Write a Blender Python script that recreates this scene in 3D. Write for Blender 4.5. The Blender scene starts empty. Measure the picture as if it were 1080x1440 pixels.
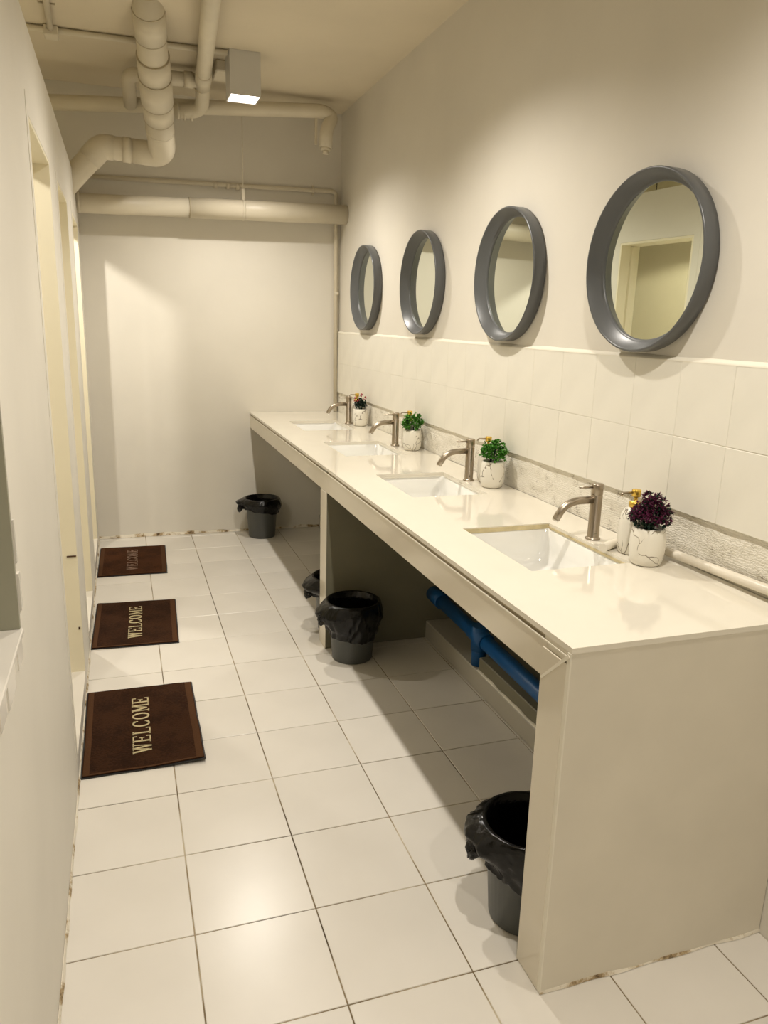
import bpy, bmesh, math, random
from mathutils import Vector, Matrix, noise
rnd = random.Random(7)
PI = math.pi
S = bpy.context.scene
COL = S.collection

# ---------------------------------------------------------------- camera
CAM_H, F, PITCH, YAW, ROLL = 1.456, 1072.1164, 0.2431, 0.3328, 0.0288
def make_camera():
    cy, sy = math.cos(YAW), math.sin(YAW)
    fwd = Vector((sy*math.cos(PITCH), cy*math.cos(PITCH), -math.sin(PITCH)))
    right = Vector((cy, -sy, 0)); up = right.cross(fwd)
    c, s = math.cos(ROLL), math.sin(ROLL)
    r2 = c*right + s*up; u2 = -s*right + c*up
    cam = bpy.data.cameras.new('camera'); o = bpy.data.objects.new('camera', cam); COL.objects.link(o)
    m = Matrix.Identity(4)
    for i in range(3):
        m[i][0] = r2[i]; m[i][1] = u2[i]; m[i][2] = -fwd[i]
    m[2][3] = CAM_H
    o.matrix_world = m
    cam.sensor_fit = 'HORIZONTAL'; cam.sensor_width = 36; cam.lens = F/1080*36
    cam.clip_start = 0.02
    S.camera = o
make_camera()

# ---------------------------------------------------------------- world and exposure
w = bpy.data.worlds.new('world'); S.world = w; w.use_nodes = True
w.node_tree.nodes['Background'].inputs[0].default_value = (0.9, 0.85, 0.75, 1)
w.node_tree.nodes['Background'].inputs[1].default_value = 0.05
vs = S.view_settings
vs.view_transform = 'Standard'; vs.look = 'None'; vs.gamma = 1; vs.use_curve_mapping = False
vs.exposure = 0.50
LAMP_COL = (1.0, 0.94, 0.85)
DOWN_W = 52.0          # ceiling downlights
STALL_W = 32.0         # lamp behind the left partition

# ---------------------------------------------------------------- key measures (metres)
XL, XR, YB, ZT = -0.197, 1.444, 5.243, 2.7637
XO, YF = -1.35, -1.6                # outer wall behind the partition, wall behind the camera
XC, YP, ZC = 0.822, 1.2045, 0.8395  # counter front, counter near end, counter top
WT = 0.13                           # partition thickness
PT = 2.22                           # partition top

# ---------------------------------------------------------------- materials
def nodes(name):
    m = bpy.data.materials.new(name); m.use_nodes = True
    nt = m.node_tree; b = nt.nodes['Principled BSDF']
    return m, nt, b
def N(nt, t, **kw):
    n = nt.nodes.new(t)
    for k, v in kw.items():
        if k in n.inputs: n.inputs[k].default_value = v
        else: setattr(n, k, v)
    return n
def ramp(nt, stops, interp='LINEAR'):
    r = nt.nodes.new('ShaderNodeValToRGB'); e = r.color_ramp; e.interpolation = interp
    while len(e.elements) > 1: e.elements.remove(e.elements[-1])
    e.elements[0].position = stops[0][0]; e.elements[0].color = (*stops[0][1], 1)
    for p, c in stops[1:]:
        x = e.elements.new(p); x.color = (*c, 1)
    return r
def mat(name, col, rough=0.5, metal=0.0, bump=0.0, scale=20, var=0.0, vscale=3, coat=0.0, spec=None):
    m, nt, b = nodes(name)
    b.inputs['Roughness'].default_value = rough; b.inputs['Metallic'].default_value = metal
    b.inputs['Coat Weight'].default_value = coat; b.inputs['Coat Roughness'].default_value = 0.05
    if spec is not None: b.inputs['Specular IOR Level'].default_value = spec
    tc = N(nt, 'ShaderNodeTexCoord')
    if var > 0:
        n = N(nt, 'ShaderNodeTexNoise', Scale=vscale, Detail=5.0)
        nt.links.new(tc.outputs['Object'], n.inputs['Vector'])
        r = ramp(nt, [(0.3, tuple(c*(1-var) for c in col)), (0.7, tuple(min(1, c*(1+var*0.5)) for c in col))])
        nt.links.new(n.outputs['Fac'], r.inputs[0]); nt.links.new(r.outputs[0], b.inputs['Base Color'])
    else: b.inputs['Base Color'].default_value = (*col, 1)
    if bump > 0:
        n = N(nt, 'ShaderNodeTexNoise', Scale=scale, Detail=6.0)
        nt.links.new(tc.outputs['Object'], n.inputs['Vector'])
        bp = N(nt, 'ShaderNodeBump', Strength=bump, Distance=0.01)
        nt.links.new(n.outputs['Fac'], bp.inputs['Height']); nt.links.new(bp.outputs[0], b.inputs['Normal'])
    return m
WALLC = (0.75, 0.71, 0.625)
M = {}
M['wall'] = mat('wall_paint', WALLC, 0.62, bump=0.12, scale=9, var=0.05, vscale=2.2)
M['ceil'] = mat('ceiling_paint', (0.70, 0.62, 0.47), 0.75, bump=0.25, scale=7, var=0.07, vscale=1.6)
M['reveal'] = mat('cream_gloss_paint', (0.86, 0.79, 0.60), 0.45, bump=0.05, var=0.04)
M['walltile'] = mat('painted_wall_tile', (0.81, 0.78, 0.69), 0.42, bump=0.10, scale=14, var=0.04, vscale=6)
M['pipe'] = mat('painted_pipe', (0.70, 0.635, 0.50), 0.42, bump=0.06, scale=30, var=0.06, vscale=5)
M['piperim'] = mat('painted_pipe_joint', (0.50, 0.43, 0.30), 0.5)
M['quartz'] = mat('cream_quartz', (0.80, 0.75, 0.64), 0.07, var=0.02, vscale=8, coat=0.3)
M['panel'] = mat('cream_tile_panel', (0.72, 0.66, 0.54), 0.13, var=0.03, vscale=4)
M['endp'] = mat('painted_panel', (0.72, 0.665, 0.55), 0.5, bump=0.06, scale=8, var=0.05, vscale=5)
M['grout'] = mat('white_grout', (0.80, 0.755, 0.64), 0.7)
M['trimgap'] = mat('trim_gap_brown', (0.36, 0.30, 0.20), 0.5)
M['ceramic'] = mat('sink_ceramic', (0.86, 0.85, 0.80), 0.08, coat=0.5)
M['sealant'] = mat('yellowed_sealant', (0.62, 0.52, 0.30), 0.6, var=0.15, vscale=40)
M['steel'] = mat('brushed_steel', (0.40, 0.34, 0.265), 0.32, metal=1.0)
M['chrome'] = mat('chrome', (0.75, 0.72, 0.66), 0.12, metal=1.0)
M['gold'] = mat('gold_pump', (0.75, 0.50, 0.10), 0.3, metal=0.9)
M['cement_shade'] = mat('bare_cement_and_shade', (0.20, 0.185, 0.125), 0.45, bump=0.1, scale=12, var=0.2, vscale=3)  # bare cement; on beam and underside it stands in for under-counter shade
M['outer'] = mat('yellowed_wall_paint', (0.50, 0.45, 0.30), 0.6, var=0.05)
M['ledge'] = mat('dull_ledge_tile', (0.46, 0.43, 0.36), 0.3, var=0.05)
M['olive'] = mat('olive_grey_shade', (0.33, 0.32, 0.24), 0.4, var=0.05)  # shade on the hatch jamb put into the colour
M['frame'] = mat('grey_mirror_frame', (0.100, 0.104, 0.106), 0.32)
M['mirror'] = mat('mirror_glass', (0.80, 0.84, 0.76), 0.01, metal=1.0)
M['bin'] = mat('grey_plastic', (0.080, 0.084, 0.078), 0.45)
M['bag'] = mat('black_bag', (0.002, 0.002, 0.002), 0.16, bump=0.3, scale=40, spec=0.35)
M['blue'] = mat('blue_pvc', (0.003, 0.085, 0.27), 0.4)
M['mat'] = None
M['text'] = mat('mat_letter_pile', (0.62, 0.52, 0.30), 0.95, bump=0.6, scale=300, var=0.2, vscale=90)
M['textworn'] = mat('mat_letter_worn', (0.30, 0.19, 0.13), 0.95, bump=0.6, scale=300, var=0.55, vscale=60)
M['border'] = mat('mat_border', (0.075, 0.034, 0.015), 0.95, bump=0.3, scale=200, spec=0.1)
M['leafg'] = mat('green_plastic_leaf', (0.07, 0.27, 0.02), 0.7, var=0.4, vscale=60)
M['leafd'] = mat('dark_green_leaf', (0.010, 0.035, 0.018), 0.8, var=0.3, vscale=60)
M['leafp'] = mat('purple_leaf', (0.12, 0.008, 0.055), 0.8, var=0.5, vscale=70)
M['flower'] = mat('pink_flower', (0.50, 0.03, 0.08), 0.5, var=0.3, vscale=90)
M['pvc'] = mat('white_pvc', (0.80, 0.74, 0.62), 0.35)
M['black'] = mat('black_rubber', (0.01, 0.01, 0.01), 0.5)
M['lampbox'] = mat('lamp_housing', (0.62, 0.60, 0.55), 0.35)
M['hinge'] = mat('rusty_metal', (0.08, 0.04, 0.02), 0.6, metal=0.4)
def matpile(name, col):
    m, nt, b = nodes(name)
    tc = N(nt, 'ShaderNodeTexCoord')
    n = N(nt, 'ShaderNodeTexNoise', Scale=160.0, Detail=4.0); n2 = N(nt, 'ShaderNodeTexNoise', Scale=9.0, Detail=3.0)
    nt.links.new(tc.outputs['Object'], n.inputs['Vector']); nt.links.new(tc.outputs['Object'], n2.inputs['Vector'])
    mx = N(nt, 'ShaderNodeMath', operation='ADD'); nt.links.new(n.outputs['Fac'], mx.inputs[0]); nt.links.new(n2.outputs['Fac'], mx.inputs[1])
    r = ramp(nt, [(0.7, tuple(c*0.7 for c in col)), (1.0, col), (1.3, tuple(c*1.35 for c in col))])
    hf = N(nt, 'ShaderNodeMath', operation='MULTIPLY'); hf.inputs[1].default_value = 1.0
    nt.links.new(mx.outputs[0], hf.inputs[0]); nt.links.new(hf.outputs[0], r.inputs[0]); nt.links.new(r.outputs[0], b.inputs['Base Color'])
    bp = N(nt, 'ShaderNodeBump', Strength=0.9, Distance=0.004); nt.links.new(n.outputs['Fac'], bp.inputs['Height']); nt.links.new(bp.outputs[0], b.inputs['Normal'])
    b.inputs['Roughness'].default_value = 0.95; b.inputs['Specular IOR Level'].default_value = 0.1
    return m
M['mat'] = matpile('mat_pile', (0.030, 0.012, 0.005))
M['mat2'] = matpile('mat_pile_red', (0.042, 0.015, 0.005))
def marble():
    m, nt, b = nodes('marbled_ceramic')
    tc = N(nt, 'ShaderNodeTexCoord')
    ns = N(nt, 'ShaderNodeTexNoise', Scale=9.0, Detail=3.0); nt.links.new(tc.outputs['Object'], ns.inputs['Vector'])
    mix = N(nt, 'ShaderNodeMix', data_type='VECTOR'); mix.inputs[0].default_value = 0.10
    nt.links.new(tc.outputs['Object'], mix.inputs[4]); nt.links.new(ns.outputs['Color'], mix.inputs[5])
    v = N(nt, 'ShaderNodeTexVoronoi', feature='DISTANCE_TO_EDGE', Scale=15.0); nt.links.new(mix.outputs[1], v.inputs['Vector'])
    r = ramp(nt, [(0.0, (0.08, 0.065, 0.045)), (0.006, (0.30, 0.25, 0.18)), (0.020, (0.82, 0.78, 0.68))])
    nm = N(nt, 'ShaderNodeTexNoise', Scale=22.0, Detail=2.0); nt.links.new(tc.outputs['Object'], nm.inputs['Vector'])
    mk_ = N(nt, 'ShaderNodeMapRange'); mk_.inputs[1].default_value = 0.50; mk_.inputs[2].default_value = 0.62; mk_.inputs[3].default_value = 0.0; mk_.inputs[4].default_value = 0.05
    nt.links.new(nm.outputs['Fac'], mk_.inputs[0]); sm = N(nt, 'ShaderNodeMath', operation='ADD'); nt.links.new(v.outputs['Distance'], sm.inputs[0]); nt.links.new(mk_.outputs[0], sm.inputs[1])
    nt.links.new(sm.outputs[0], r.inputs[0]); nt.links.new(r.outputs[0], b.inputs['Base Color'])
    b.inputs['Roughness'].default_value = 0.28
    return m
M['marble'] = marble()
def floortile():
    m, nt, b = nodes('floor_tile_glaze')
    tc = N(nt, 'ShaderNodeTexCoord'); oi = N(nt, 'ShaderNodeObjectInfo')
    n = N(nt, 'ShaderNodeTexNoise', Scale=3.0, Detail=4.0); nt.links.new(tc.outputs['Object'], n.inputs['Vector'])
    r = ramp(nt, [(0.3, (0.68, 0.64, 0.57)), (0.7, (0.73, 0.69, 0.62))]); nt.links.new(n.outputs['Fac'], r.inputs[0])
    hs = N(nt, 'ShaderNodeHueSaturation'); mr = N(nt, 'ShaderNodeMapRange'); mr.inputs[3].default_value = 0.96; mr.inputs[4].default_value = 1.03
    nt.links.new(oi.outputs['Random'], mr.inputs[0]); nt.links.new(mr.outputs[0], hs.inputs['Value']); nt.links.new(r.outputs[0], hs.inputs['Color'])
    nt.links.new(hs.outputs[0], b.inputs['Base Color'])
    b.inputs['Roughness'].default_value = 0.27
    n2 = N(nt, 'ShaderNodeTexNoise', Scale=5.0, Detail=1.0); nt.links.new(tc.outputs['Object'], n2.inputs['Vector'])
    bp = N(nt, 'ShaderNodeBump', Strength=0.05, Distance=0.01); nt.links.new(n2.outputs['Fac'], bp.inputs['Height']); nt.links.new(bp.outputs[0], b.inputs['Normal'])
    return m
M['floortile'] = floortile()
def groutmat():
    m, nt, b = nodes('dirty_floor_grout')
    tc = N(nt, 'ShaderNodeTexCoord'); n = N(nt, 'ShaderNodeTexNoise', Scale=4.0, Detail=8.0); nt.links.new(tc.outputs['Object'], n.inputs['Vector'])
    r = ramp(nt, [(0.35, (0.07, 0.045, 0.02)), (0.5, (0.24, 0.18, 0.10)), (0.62, (0.50, 0.43, 0.31))]); nt.links.new(n.outputs['Fac'], r.inputs[0])
    nt.links.new(r.outputs[0], b.inputs['Base Color']); b.inputs['Roughness'].default_value = 0.9
    return m
M['floorgrout'] = groutmat()
def mortar():
    m, nt, b = nodes('scraped_tile_adhesive')
    tc = N(nt, 'ShaderNodeTexCoord')
    mp = N(nt, 'ShaderNodeMapping'); mp.inputs['Scale'].default_value = (1, 1, 1); nt.links.new(tc.outputs['Object'], mp.inputs[0])
    wv = N(nt, 'ShaderNodeTexWave', Scale=42.0, Distortion=9.0, Detail=4.0, bands_direction='Z'); wv.inputs['Detail Scale'].default_value = 2.0
    nt.links.new(mp.outputs[0], wv.inputs['Vector'])
    n = N(nt, 'ShaderNodeTexNoise', Scale=22.0, Detail=8.0, Roughness=0.7); nt.links.new(mp.outputs[0], n.inputs['Vector'])
    ad = N(nt, 'ShaderNodeMath', operation='MULTIPLY_ADD'); ad.inputs[1].default_value = 0.16; nt.links.new(wv.outputs['Fac'], ad.inputs[0]); nt.links.new(n.outputs['Fac'], ad.inputs[2])
    r = ramp(nt, [(0.31, (0.12, 0.10, 0.08)), (0.39, (0.50, 0.45, 0.37)), (0.48, (0.76, 0.72, 0.62)), (0.75, (0.82, 0.78, 0.69))]); nt.links.new(ad.outputs[0], r.inputs[0])
    nt.links.new(r.outputs[0], b.inputs['Base Color']); b.inputs['Roughness'].default_value = 0.85
    bp = N(nt, 'ShaderNodeBump', Strength=0.7, Distance=0.006); nt.links.new(ad.outputs[0], bp.inputs['Height']); nt.links.new(bp.outputs[0], b.inputs['Normal'])
    return m
M['mortar'] = mortar()
def dirtline():
    m, nt, b = nodes('cracked_dirty_joint')
    tc = N(nt, 'ShaderNodeTexCoord')
    n = N(nt, 'ShaderNodeTexNoise', Scale=11.0, Detail=8.0, Roughness=0.7); nt.links.new(tc.outputs['Object'], n.inputs['Vector'])
    r = ramp(nt, [(0.36, (0.10, 0.06, 0.025)), (0.43, (0.42, 0.31, 0.17)), (0.50, (0.74, 0.68, 0.56))]); nt.links.new(n.outputs['Fac'], r.inputs[0])
    nt.links.new(r.outputs[0], b.inputs['Base Color']); b.inputs['Roughness'].default_value = 0.9
    return m
M['dirt'] = dirtline()
def emit(name, col, s):
    m, nt, b = nodes(name)
    b.inputs['Base Color'].default_value = (*col, 1)
    b.inputs['Emission Color'].default_value = (*col, 1); b.inputs['Emission Strength'].default_value = s
    return m
M['glow'] = emit('lamp_diffuser', LAMP_COL, 6.0)
M['glow2'] = emit('bulb_glass', LAMP_COL, 12.0)

# ---------------------------------------------------------------- mesh helpers
def box(bm, x0, x1, y0, y1, z0, z1, mi=0):
    v = [bm.verts.new(p) for p in ((x0,y0,z0),(x1,y0,z0),(x1,y1,z0),(x0,y1,z0),(x0,y0,z1),(x1,y0,z1),(x1,y1,z1),(x0,y1,z1))]
    for f in ((0,3,2,1),(4,5,6,7),(0,1,5,4),(1,2,6,5),(2,3,7,6),(3,0,4,7)):
        bm.faces.new([v[i] for i in f]).material_index = mi
def bevelbox(bm, x0, x1, y0, y1, z0, z1, r=0.003, seg=1):
    t = bmesh.new(); box(t, x0, x1, y0, y1, z0, z1)
    bmesh.ops.bevel(t, geom=t.edges[:], offset=r, segments=seg, affect='EDGES', profile=0.6)
    me = bpy.data.meshes.new('tmp'); t.to_mesh(me); t.free(); bm.from_mesh(me); bpy.data.meshes.remove(me)
def lathe(bm, prof, seg=32, c=(0,0,0), axis='Z', close=False, mod=None):
    rings = []
    for i, (r, h) in enumerate(prof):
        ring = []
        for k in range(seg):
            a = 2*PI*k/seg
            rr, hh = (r, h) if mod is None else mod(i, a, r, h)
            p = (rr*math.cos(a), rr*math.sin(a), hh)
            if axis == 'X': p = (p[2], p[0], p[1])
            if axis == 'Y': p = (p[1], p[2], p[0])
            ring.append(bm.verts.new((p[0]+c[0], p[1]+c[1], p[2]+c[2])))
        rings.append(ring)
    n = len(rings)
    for i in range(n if close else n-1):
        a, b = rings[i], rings[(i+1) % n]
        for k in range(seg):
            bm.faces.new((a[k], a[(k+1) % seg], b[(k+1) % seg], b[k])).smooth = True
    if not close:
        if prof[0][0] > 1e-6: bm.faces.new(rings[0][::-1])
        if prof[-1][0] > 1e-6: bm.faces.new(rings[-1])
    return rings
def rounded(path, rad, n=6):
    P = [Vector(p) for p in path]; out = [P[0]]
    for i in range(1, len(P)-1):
        a, b, c = P[i-1], P[i], P[i+1]
        d1 = (a-b); d2 = (c-b); r = min(rad, d1.length*0.49, d2.length*0.49)
        s, e = b+d1.normalized()*r, b+d2.normalized()*r
        for k in range(n+1):
            t = k/n; out.append(s*(1-t)**2 + b*2*t*(1-t) + e*t*t)
    out.append(P[-1]); return out
def tube(bm, path, r, seg=16, rads=None, caps=True):
    P = [Vector(p) for p in path]
    T = []
    for i in range(len(P)):
        d = (P[min(i+1, len(P)-1)]-P[max(i-1, 0)]); T.append(d.normalized())
    up = Vector((0,0,1)) if abs(T[0].z) < 0.9 else Vector((1,0,0))
    nrm = (up - T[0]*up.dot(T[0])).normalized(); rings = []
    for i, p in enumerate(P):
        nrm = (nrm - T[i]*nrm.dot(T[i])).normalized(); bi = T[i].cross(nrm)
        rr = rads[i] if rads else r
        rings.append([bm.verts.new(p + (nrm*math.cos(2*PI*k/seg) + bi*math.sin(2*PI*k/seg))*rr) for k in range(seg)])
    for a, b in zip(rings, rings[1:]):
        for k in range(seg): bm.faces.new((a[k], a[(k+1) % seg], b[(k+1) % seg], b[k])).smooth = True
    if caps: bm.faces.new(rings[0][::-1]); bm.faces.new(rings[-1])
def mk(name, bm, mats, parent=None, loc=None):
    bmesh.ops.recalc_face_normals(bm, faces=bm.faces[:])
    me = bpy.data.meshes.new(name); bm.to_mesh(me); bm.free()
    for m_ in (mats if isinstance(mats, (list, tuple)) else [mats]): me.materials.append(M[m_] if isinstance(m_, str) else m_)
    o = bpy.data.objects.new(name, me); COL.objects.link(o)
    if parent is not None: o.parent = parent
    if loc: o.location = loc
    return o
def tag(o, label, cat, group=None):
    o['label'] = label; o['category'] = cat
    if group: o['group'] = group
    return o
def empty(name, loc, label, cat, group=None, rz=0):
    o = bpy.data.objects.new(name, None); COL.objects.link(o); o.location = loc; o.rotation_euler = (0, 0, rz)
    o.empty_display_size = 0.05
    return tag(o, label, cat, group)
def struct(name, bm, m, label, parent=None):
    o = mk(name, bm, m, parent); o['kind'] = 'structure'
    if parent is None: o['label'] = label
    return o
def copy_tree(o, parent=None):
    c = o.copy(); COL.objects.link(c); c.parent = parent
    for ch in list(o.children): copy_tree(ch, c)
    return c

# ================================================================ the setting
# floor: grout bed + one object per tile
TX, TY, X0, Y0 = 0.3016, 0.2978, 0.0995, 2.1992
bm = bmesh.new(); box(bm, XL-0.02, XR+0.02, YF-0.02, YB+0.02, -0.06, -0.0022)
floor = struct('floor', bm, 'floorgrout', 'corridor floor of square cream white glazed tiles')
def tile_mesh(w, d, name='floor_tile'):
    b_ = bmesh.new(); g = 0.0016; h = 0.02; e = 0.0012
    x0, x1, y0, y1 = g-w/2, w/2-g, g-d/2, d/2-g
    lo = [b_.verts.new(p) for p in ((x0,y0,-h),(x1,y0,-h),(x1,y1,-h),(x0,y1,-h))]
    mi = [b_.verts.new(p) for p in ((x0,y0,-e),(x1,y0,-e),(x1,y1,-e),(x0,y1,-e))]
    to = [b_.verts.new(p) for p in ((x0+e,y0+e,0),(x1-e,y0+e,0),(x1-e,y1-e,0),(x0+e,y1-e,0))]
    for k in range(4):
        j = (k+1) % 4
        b_.faces.new((lo[k], lo[j], mi[j], mi[k])); b_.faces.new((mi[k], mi[j], to[j], to[k]))
    b_.faces.new(to); b_.faces.new(lo[::-1])
    me = bpy.data.meshes.new(name); b_.to_mesh(me); b_.free(); me.materials.append(M['floortile']); return me
cols = []
xa = X0-TX
while xa < XR-0.01:
    cols.append((max(xa, XL), min(xa+TX, XR))); xa += TX
rows = []
k = -12
while True:
    ya = Y0 + k*TY
    if ya > YB-0.01: break
    if ya+TY > YF+0.02: rows.append((max(ya, YF), min(ya+TY, YB)))
    k += 1
meshes = {}
for cx in cols:
    for ry in rows:
        w_, d_ = round(cx[1]-cx[0], 4), round(ry[1]-ry[0], 4)
        if (w_, d_) not in meshes: meshes[(w_, d_)] = tile_mesh(w_, d_)
        o = bpy.data.objects.new('floor_tile', meshes[(w_, d_)]); COL.objects.link(o); o.parent = floor
        o.location = ((cx[0]+cx[1])/2, (ry[0]+ry[1])/2, rnd.uniform(-0.0004, 0))
        o.rotation_euler = (rnd.gauss(0, 0.0010), rnd.gauss(0, 0.0010), 0)
        o['kind'] = 'structure'

# ceiling and the shell
bm = bmesh.new(); box(bm, XO-0.1, XR+0.1, YF-0.1, YB+0.1, ZT, ZT+0.08)
struct('ceiling', bm, 'ceil', 'tan plastered ceiling carrying the pipes and downlights')
bm = bmesh.new(); box(bm, XO-0.1, XR+0.1, YB, YB+0.1, -0.06, ZT+0.02)
wb = struct('wall_back', bm, 'wall', 'cream painted end wall of the corridor')
bm = bmesh.new(); box(bm, XR, XR+0.1, YF-0.1, YB, -0.06, ZT+0.02)
wr = struct('wall_right', bm, 'wall', 'cream painted wall behind the mirrors and counter')
bm = bmesh.new(); box(bm, XO-0.1, XR+0.1, YF-0.1, YF, -0.06, ZT+0.02)
struct('wall_front', bm, 'wall', 'cream wall closing the corridor behind the viewer')
bm = bmesh.new(); box(bm, XO-0.1, XO, YF, YB, -0.06, ZT+0.02)
struct('wall_outer', bm, 'outer', 'cream wall behind the left partition')
bm = bmesh.new(); box(bm, XO, XL-0.021, YF, YB, -0.06, 0.0775)
struct('floor_cubicles', bm, 'grout', 'pale raised floor behind the left partition')

# left partition with three doorways and one opening
DOORS = [(2.37, 3.02), (3.40, 3.98), (4.42, 4.97)]
ZD = 1.957
bm = bmesh.new(); xw = XL-WT
def wbox(y0, y1, z0, z1): box(bm, xw, XL, y0, y1, z0, z1)
wbox(YF, 1.44, 0, 0.885); wbox(YF, 1.44, 2.02, PT); wbox(YF, -0.9, 0.885, 2.02)
ys = [1.44] + [v for d in DOORS for v in d] + [YB]
for i in range(0, len(ys), 2): wbox(ys[i], ys[i+1], 0, PT)
for a, b_ in DOORS: wbox(a, b_, 0, 0.078); wbox(a, b_, ZD, PT)
struct('wall_left', bm, 'wall', 'cream plastered partition with three doorways that stops below the ceiling')
# door linings
for i, (a, b_) in enumerate(DOORS):
    bm = bmesh.new()
    box(bm, xw-0.006, XL+0.0012, b_-0.012, b_-0.0005, 0.0785, ZD-0.001)
    box(bm, xw+0.03, xw+0.06, b_-0.028, b_-0.012, 0.0785, ZD-0.02)
    d = struct('door_%d' % (i+1), bm, 'reveal', 'cream painted lining of the %s doorway on the left' % ('nearest', 'middle', 'farthest')[i])
    bm = bmesh.new(); box(bm, xw-0.006, XL+0.0012, a+0.0005, a+0.012, 0.0785, ZD-0.001)
    mk('jamb', bm, 'reveal', d)['kind'] = 'structure'
    bm = bmesh.new(); box(bm, xw-0.006, XL+0.0012, a+0.012, b_-0.012, ZD-0.013, ZD-0.001)
    mk('door_head', bm, 'reveal', d)['kind'] = 'structure'
    bm = bmesh.new()
    box(bm, XL-0.001, XL+0.0015, b_, b_+0.045, 0.078, ZD+0.05)
    box(bm, XL-0.001, XL+0.0015, a-0.045, a, 0.078, ZD+0.05)
    box(bm, XL-0.001, XL+0.0015, a, b_, ZD, ZD+0.05)
    mk('casing', bm, 'wall', d)['kind'] = 'structure'
    if i == 0:
        bm = bmesh.new(); box(bm, XL-0.035, XL-0.002, b_-0.017, b_-0.0125, 0.557, 0.562); box(bm, XL-0.012, XL-0.006, b_-0.015, b_-0.0125, 0.26, 0.27)
        mk('latch_strike', bm, 'hinge', d)
    bm = bmesh.new(); box(bm, xw, XL+0.002, a+0.012, b_-0.012, 0.0782, 0.082)
    mk('threshold', bm, 'floortile', d)['kind'] = 'structure'
# opening beside the camera: tiled sill and chipped tile edges
bm = bmesh.new(); bevelbox(bm, xw-0.01, XL+0.004, -0.9, 1.4395, 0.8855, 0.897, 0.002)
sill = struct('window_1', bm, 'floortile', 'open wall hatch with a white tiled sill at the left edge')
bm = bmesh.new()
for k_ in range(8):
    y = 1.438-0.02-k_*0.11
    box(bm, XL-0.001, XL+0.0025, y-rnd.uniform(0.05, 0.085), y, 0.84+rnd.uniform(-0.008, 0.01), 0.885)
mk('edge_tile', bm, 'floortile', sill)['kind'] = 'structure'
bm = bmesh.new()
box(bm, XL+0.0002, XL+0.004, 1.4402, 1.458, 0.93, 1.00); box(bm, XL+0.0002, XL+0.003, 1.4402, 1.450, 1.02, 1.10)
mk('edge_strip', bm, 'floortile', sill)['kind'] = 'structure'

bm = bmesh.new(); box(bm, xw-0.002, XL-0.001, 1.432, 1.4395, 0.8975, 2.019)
mk('hatch_jamb_shade', bm, 'olive', sill)['kind'] = 'structure'  # added panel whose dark colour stands for the shaded jamb face

# dirty joints where walls meet the floor
def ragged(bm, axis, fixed, a, b, out, h, step=0.02, amp=0.5):
    n = int((b-a)/step); prev = None
    for i in range(n+1):
        t = a+(b-a)*i/n; hh = h*(1+amp*(noise.noise(Vector((t*9, fixed*3, 1.3)))*1.6)); oo = abs(out)*(1+amp*noise.noise(Vector((t*12, fixed, 5)))*1.5)*(1 if out > 0 else -1)
        if axis == 'X': pts = ((t, fixed, 0.0), (t, fixed+oo, 0.0012), (t, fixed+oo*0.3, hh), (t, fixed, hh))
        else: pts = ((fixed, t, 0.0), (fixed+oo, t, 0.0012), (fixed+oo*0.3, t, hh), (fixed, t, hh))
        cur = [bm.verts.new(p) for p in pts]
        if prev:
            for k in range(3): bm.faces.new((prev[k], prev[k+1], cur[k+1], cur[k]))
        prev = cur
bm = bmesh.new(); ragged(bm, 'X', YB-0.0005, XL+0.002, XR, -0.010, 0.016)
mk('floor_joint', bm, 'dirt', wb)['kind'] = 'structure'
bm = bmesh.new(); ragged(bm, 'Y', XL+0.0005, YF, YB-0.01, 0.006, 0.010)
o = mk('trim_1', bm, 'dirt'); o['kind'] = 'structure'; o['label'] = 'dirty joint along the foot of the left partition'

# raised tiled ledge under the counter along the right wall
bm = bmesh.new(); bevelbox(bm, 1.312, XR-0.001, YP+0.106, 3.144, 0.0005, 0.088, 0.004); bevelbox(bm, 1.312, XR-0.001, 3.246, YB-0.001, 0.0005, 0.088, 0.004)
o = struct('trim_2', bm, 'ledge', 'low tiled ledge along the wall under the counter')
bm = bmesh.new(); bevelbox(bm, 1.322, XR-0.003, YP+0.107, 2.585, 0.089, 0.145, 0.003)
mk('ledge_filler', bm, 'cement_shade', o)['kind'] = 'structure'
bm = bmesh.new(); prev = None
for i in range(60):
    y = YP+0.11+(2.585-YP-0.11)*i/59; h = 0.004+0.004*noise.noise(Vector((y*14, 0, 0)))
    cur = [bm.verts.new(p) for p in ((1.3125, y, 0.0885), (1.316, y, 0.0885+h), (1.3215, y, 0.0885+h*1.3))]
    if prev:
        for k in range(2): bm.faces.new((prev[k], prev[k+1], cur[k+1], cur[k]))
    prev = cur
mk('ledge_caulk', bm, 'grout', o)['kind'] = 'structure'
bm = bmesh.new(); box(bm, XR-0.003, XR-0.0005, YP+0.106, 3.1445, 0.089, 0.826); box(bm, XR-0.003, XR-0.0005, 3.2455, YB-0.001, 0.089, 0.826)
mk('bare_wall_strip', bm, 'cement_shade', wr)['kind'] = 'structure'

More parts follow.
